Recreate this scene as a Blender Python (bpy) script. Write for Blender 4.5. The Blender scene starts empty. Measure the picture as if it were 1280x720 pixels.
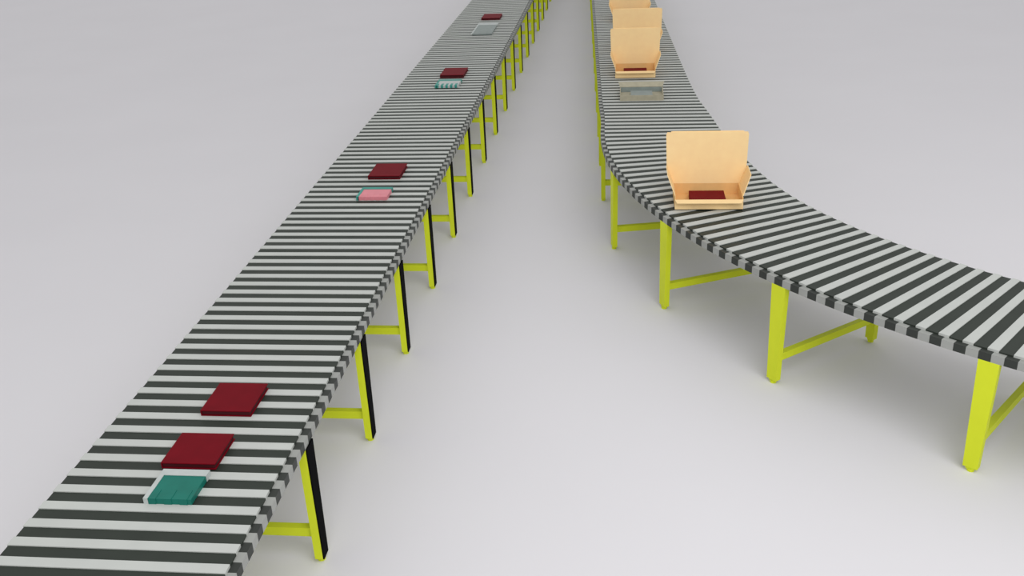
import bpy, math, random, bmesh
from mathutils import Vector, Matrix
random.seed(3)
SC=bpy.context.scene
COL=SC.collection
try: SC.view_settings.view_transform='Standard'
except Exception: pass

# ---------------- materials
def mat(name,c,rough=.5,var=0.0,scale=8,spec=.3,metal=0):
    m=bpy.data.materials.new(name);m.use_nodes=True;nt=m.node_tree
    b=nt.nodes['Principled BSDF'];b.inputs['Roughness'].default_value=rough
    b.inputs['Specular IOR Level'].default_value=spec;b.inputs['Metallic'].default_value=metal
    lin=lambda v:(v/12.92 if v<=.04045 else ((v+.055)/1.055)**2.4)
    c=[lin(x/255) for x in c]
    tc=nt.nodes.new('ShaderNodeTexCoord')
    n=nt.nodes.new('ShaderNodeTexNoise');n.inputs['Scale'].default_value=scale;n.inputs['Detail'].default_value=4
    nt.links.new(tc.outputs['Object'],n.inputs['Vector'])
    r=nt.nodes.new('ShaderNodeValToRGB')
    r.color_ramp.elements[0].position=.3;r.color_ramp.elements[1].position=.7
    r.color_ramp.elements[0].color=(*[x*(1-var) for x in c],1)
    r.color_ramp.elements[1].color=(*[min(1,x*(1+var)) for x in c],1)
    nt.links.new(n.outputs['Fac'],r.inputs['Fac']);nt.links.new(r.outputs['Color'],b.inputs['Base Color'])
    return m
M_floor=mat('floor_paint',(227,225,229),.8,.01,.6,.1)
M_light=mat('slat_light',(196,199,195),.5,.03,6,.2)
M_dark=mat('slat_dark',(50,56,50),.5,.08,6,.2)
M_side=mat('side_grey',(158,160,156),.5,.05,6)
M_sdark=mat('side_dark',(50,54,50),.5,.05,6)
M_yel=mat('yellow_paint',(215,226,44),.5,.03,5,.2)
M_blk=mat('unlit_black',(4,4,6),.8,.1,5,.05)
M_card=mat('cardboard',(255,220,164),.8,.03,14,.1)
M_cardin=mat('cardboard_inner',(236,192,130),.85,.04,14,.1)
M_red=mat('red_cover',(112,2,20),.6,.08,10,.1)
M_page=mat('book_pages',(70,6,16),.7,.05,30)
M_pink=mat('pink_cover',(226,140,150),.5,.05,10)
M_teal=mat('teal_cover',(60,150,138),.5,.1,10)
M_tealdk=mat('teal_dark_cover',(14,112,98),.5,.1,10)
M_white=mat('white_wrap',(190,196,194),.5,.05,20)
M_pale=mat('pale_board',(178,172,150),.8,.08,20)
M_grey=mat('grey_wrap',(140,150,147),.5,.08,20)

# ---------------- mesh helpers
class MB:
    def __init__(s,mats): s.v=[];s.f=[];s.m=[];s.mats=mats
    def hexa(s,p,mi=0):
        b=len(s.v);s.v+= [tuple(x) for x in p]
        for q in((0,3,2,1),(4,5,6,7),(0,1,5,4),(1,2,6,5),(2,3,7,6),(3,0,4,7)):
            s.f.append(tuple(b+i for i in q));s.m.append(mi)
    def box(s,x0,x1,y0,y1,z0,z1,mi=0,T=None):
        p=[(x0,y0,z0),(x1,y0,z0),(x1,y1,z0),(x0,y1,z0),(x0,y0,z1),(x1,y0,z1),(x1,y1,z1),(x0,y1,z1)]
        if T: p=[T(*q) for q in p]
        s.hexa(p,mi)
    def poly(s,pts,t,mi=0):
        """thick flat board from a planar outline"""
        q=[Vector(a) for a in pts];n=(q[1]-q[0]).cross(q[-1]-q[0]).normalized()*t
        k=len(q);b=len(s.v);s.v+=[tuple(a) for a in q]+[tuple(a+n) for a in q]
        s.f.append(tuple(b+i for i in reversed(range(k))));s.m.append(mi)
        s.f.append(tuple(b+k+i for i in range(k)));s.m.append(mi)
        for i in range(k):
            j=(i+1)%k;s.f.append((b+i,b+j,b+k+j,b+k+i));s.m.append(mi)
    def cyl(s,c,r,z0,z1,mi=0,n=12):
        b=len(s.v)
        for z in(z0,z1):
            for i in range(n):
                a=2*math.pi*i/n;s.v.append((c[0]+r*math.cos(a),c[1]+r*math.sin(a),z))
        for i in range(n):
            j=(i+1)%n;s.f.append((b+i,b+j,b+n+j,b+n+i));s.m.append(mi)
        s.f.append(tuple(b+i for i in reversed(range(n))));s.m.append(mi)
        s.f.append(tuple(b+n+i for i in range(n)));s.m.append(mi)
    def obj(s,name,parent=None,bevel=0):
        me=bpy.data.meshes.new(name);me.from_pydata(s.v,[],s.f)
        for m in s.mats: me.materials.append(m)
        for p,mi in zip(me.polygons,s.m): p.material_index=mi
        me.update()
        bm=bmesh.new();bm.from_mesh(me);bmesh.ops.recalc_face_normals(bm,faces=bm.faces);bm.to_mesh(me);bm.free()
        o=bpy.data.objects.new(name,me);COL.objects.link(o)
        if parent: o.parent=parent
        if bevel:
            b=o.modifiers.new('bevel','BEVEL');b.width=bevel;b.segments=2;b.limit_method='ANGLE'
        return o
def empty(name,loc=(0,0,0),rz=0):
    e=bpy.data.objects.new(name,None);e.location=loc;e.rotation_euler=(0,0,rz);COL.objects.link(e);return e

# ---------------- floor
fb=MB([M_floor]);fb.box(-40,40,-15,80,-.1,0);fb.obj('floor')

# ---------------- conveyors
W=1.10;ZT=.82;ZB=.755;PITCH=.1318
def build_conveyor(name,T,n0,n1,step,stands,black):
    root=empty(name)
    b=MB([M_light,M_dark,M_side,M_sdark])
    for k in range(n0,n1):
        s0=k*step;sm=s0+step*.5;s1=s0+step;e=step*.03
        b.box(.04,W,s0+e,sm-e,ZB+.01,ZT,0,T)
        b.box(.04,W-.004,sm-e,s1+e,ZB+.012,ZT-.005,1,T)
        # outer side frame segments, offset against the slats
        b.box(.0,.04,s0+step*.2,s0+step*.7,ZB,ZT-.015,3,T)
        b.box(.0,.04,s0+step*.7,s0+step*1.2,ZB,ZT-.015,2,T)
    b.obj('slat_bed',root)
    for i,s in enumerate(stands):
        m=MB([M_yel,M_blk])
        for (ua,ub,out) in((.0,.045,-1),(W-.065,W-.02,1)):
            ht,hb_=.055,.040
            p=[(ua,s-hb_,.03),(ub,s-hb_,.03),(ub,s+hb_,.03),(ua,s+hb_,.03),(ua,s-ht,ZB),(ub,s-ht,ZB),(ub,s+ht,ZB),(ua,s+ht,ZB)]
            m.hexa([T(*q) for q in p],0)
            # necked foot with glide
            m.box(ua+.006,ub-.006,s-hb_*.6,s+hb_*.6,.015,.03,0,T)
            c=T((ua+ub)/2,s,0);m.cyl(c,.022,0,.018,0)
            if black and out==-1:  # thin black plate puts the unlit look of the outer leg face into colour
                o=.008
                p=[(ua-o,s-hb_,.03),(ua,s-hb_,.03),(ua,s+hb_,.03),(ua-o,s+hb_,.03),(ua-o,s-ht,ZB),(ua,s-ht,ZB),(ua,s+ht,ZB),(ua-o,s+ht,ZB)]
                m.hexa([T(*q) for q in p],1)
        m.box(.045,W-.065,s-.022,s+.022,.17,.225,0,T)
        m.box(.0,W-.02,s-.03,s+.03,ZB-.05,ZB,0,T)
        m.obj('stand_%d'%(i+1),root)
    return root
XR=-1.62
def T1(u,s,z): return (XR-u,s,z)
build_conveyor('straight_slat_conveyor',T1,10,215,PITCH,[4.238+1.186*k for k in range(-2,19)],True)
CX,CY,RO=5.7,9.9,5.92
RM=5.45
def T2(u,s,z):
    u=u*(1-.02+.13*math.exp(-((s+.9)/1.5)**2)) if u>.06 else u
    if s>=0: return (CX-RO+u-.04*s*(1 if s>1 else s),CY+s,z)
    a=-s/RM
    r=RO-u;return (CX-r*math.cos(a),CY-r*math.sin(a),z)
st=[-math.radians(a)*RM for a in(78.5,65.4,52.3,38.2,24.8,11.8)]+[.12+1.186*k for k in range(0,14)]
build_conveyor('curved_slat_conveyor',T2,-58,130,PITCH,st,False)

# ---------------- books and packets on the straight conveyor
def book(x0,x1,y0,y1,z=ZT,h=.035,parent=None,name='red_book',cm=None):
    w,d=x1-x0,y1-y0
    m=MB([cm or M_red,M_page])
    t=.006
    m.box(0,w,0,d,0,t,0);m.box(0,w,0,d,h-t,h,0)
    m.box(0,t,0,d,t,h-t,0)
    m.box(t,w-.006,.006,d-.006,t,h-t,1)
    o=m.obj(name,parent,.002);o.location=(x0,y0,z);return o
book(-2.25,-1.97,4.385,4.68)
book(-2.26,-1.98,3.90,4.17)
book(-2.26,-1.97,8.32,8.68)
book(-2.27,-1.97,12.25,12.66)
book(-2.27,-1.97,16.25,16.66)
def packet(name,x0,x1,y0,y1,mats,h=.03,n=5):
    """flat packet: body, wrapped bands and edge strips"""
    w,d=x1-x0,y1-y0
    m=MB(mats);m.box(0,w,0,d,0,h,0)
    m.box(-.003,w+.003,d*.8,d+.003,0,h+.003,1)
    m.box(-.003,.02,-.003,d*.8,0,h+.003,1)
    for i in range(n):
        a=w*(i+.25)/n;m.box(a,a+w/n*.5,-.003,d*.3,.0,h+.002,2)
    o=m.obj(name);o.location=(x0,y0,ZT);return o
packet('pink_packet',-2.23,-1.97,7.78,8.02,[M_pink,M_teal,M_pink])
packet('teal_packet',-2.24,-1.96,11.72,12.02,[M_white,M_teal,M_teal])
packet('teal_packet',-2.22,-1.99,3.62,3.85,[M_tealdk,M_white,M_tealdk],n=3)
packet('grey_packet',-2.26,-1.95,15.0,15.9,[M_grey,M_white,M_grey],h=.02)

# ---------------- open cartons
def carton(x,y,w=.53,d=.36,rz=0,lid=.42,inner=True):
    root=empty('open_carton',(x,y,ZT),rz)
    t=.006;h=.10;a=w/2
    m=MB([M_card,M_cardin])
    m.box(-a,a,0,d,0,t,1)
    m.box(-a,a,0,t,0,h*.85,0)
    m.box(-a,a,d-t,d,0,h,1)
    m.box(-a,-a+t,t,d-t,0,h,1);m.box(a-t,a,t,d-t,0,h,1)
    m.poly([(-a,0,h*.85),(a,0,h*.85),(a-.015,-.045,h*.72),(-a+.015,-.045,h*.72)],t,0)
    m.box(-a+.03,a-.03,.012,.018,t,h*.8,1)
    m.obj('tray',root)
    m=MB([M_card,M_cardin])
    b=w/2+.055
    m.poly([(-a,.05,h),(-a,d,h),(-b-.005,d,h+.15),(-b-.005,.12,h+.15)],t,0)
    m.poly([(a,.05,h),(a,d,h),(b+.005,d,h+.15),(b+.005,.12,h+.15)],t,0)
    m.obj('side_flaps',root)
    m=MB([M_card,M_cardin])
    y1=d+.04
    m.poly([(-a,d,h),(a,d,h),(b,d+.013,h+.13),(b+.008,y1-.003,h+lid-.02),(b,y1,h+lid),(-b,y1,h+lid),(-b-.008,y1-.003,h+lid-.02),(-b,d+.013,h+.13)],t,0)
    m.poly([(-b+.03,y1,h+lid),(b-.03,y1,h+lid),(b-.05,y1+.05,h+lid-.012),(-b+.05,y1+.05,h+lid-.012)],t,0)
    m.obj('lid',root)
    if inner:
        book(-.14,.14,.08,.30,z=t+.001,h=.05,parent=root,name='packed_red_book')
    return root
carton(.68,7.52)
carton(.15,12.05,w=.48)
carton(.19,13.45,w=.54)
carton(.10,15.75,w=.52)
# shallow pale tray
m=MB([M_pale,M_grey]);m.box(0,.48,0,.38,0,.008,0)
m.box(0,.48,0,.008,.008,.06,0);m.box(0,.48,.372,.38,.008,.06,1);m.box(0,.008,.008,.372,.008,.06,0);m.box(.472,.48,.008,.372,.008,.06,0)
m.poly([(0,.38,.06),(.48,.38,.06),(.5,.46,.10),(-.02,.46,.10)],.006,0)
m.box(.12,.36,.08,.3,.008,.04,1)
o=m.obj('shallow_tray');o.location=(-.03,10.97,ZT)

# ---------------- camera
f,yaw,pitch,roll,Hc=1247,-0.1207,0.4328,-0.04573,3.631
fw=Vector((math.sin(yaw)*math.cos(pitch),math.cos(yaw)*math.cos(pitch),-math.sin(pitch)))
r=Vector((math.cos(yaw),-math.sin(yaw),0));u=r.cross(fw)
r2=r*math.cos(roll)+u*math.sin(roll);u2=-r*math.sin(roll)+u*math.cos(roll)
cam=bpy.data.cameras.new('camera');co=bpy.data.objects.new('camera',cam);COL.objects.link(co);SC.camera=co
mw=Matrix((r2,u2,-fw)).transposed().to_4x4();mw.translation=Vector((0,0,Hc));co.matrix_world=mw
cam.sensor_width=36;cam.lens=f*36/1280;cam.clip_end=300

# ---------------- light
w=bpy.data.worlds.new('world');SC.world=w;w.use_nodes=True
w.node_tree.nodes['Background'].inputs[0].default_value=(1,1,1,1);w.node_tree.nodes['Background'].inputs[1].default_value=.66
L=bpy.data.lights.new('added_area_lamp','AREA');L.shape='DISK';L.size=9;L.energy=540  # added unseen area lamp, brightens the near floor and camera-facing sides
lo=bpy.data.objects.new('added_area_lamp',L);lo.location=(3,-1,8);COL.objects.link(lo)
lo.rotation_euler=(Vector((1.8,7,0))-lo.location).to_track_quat('-Z','Y').to_euler()
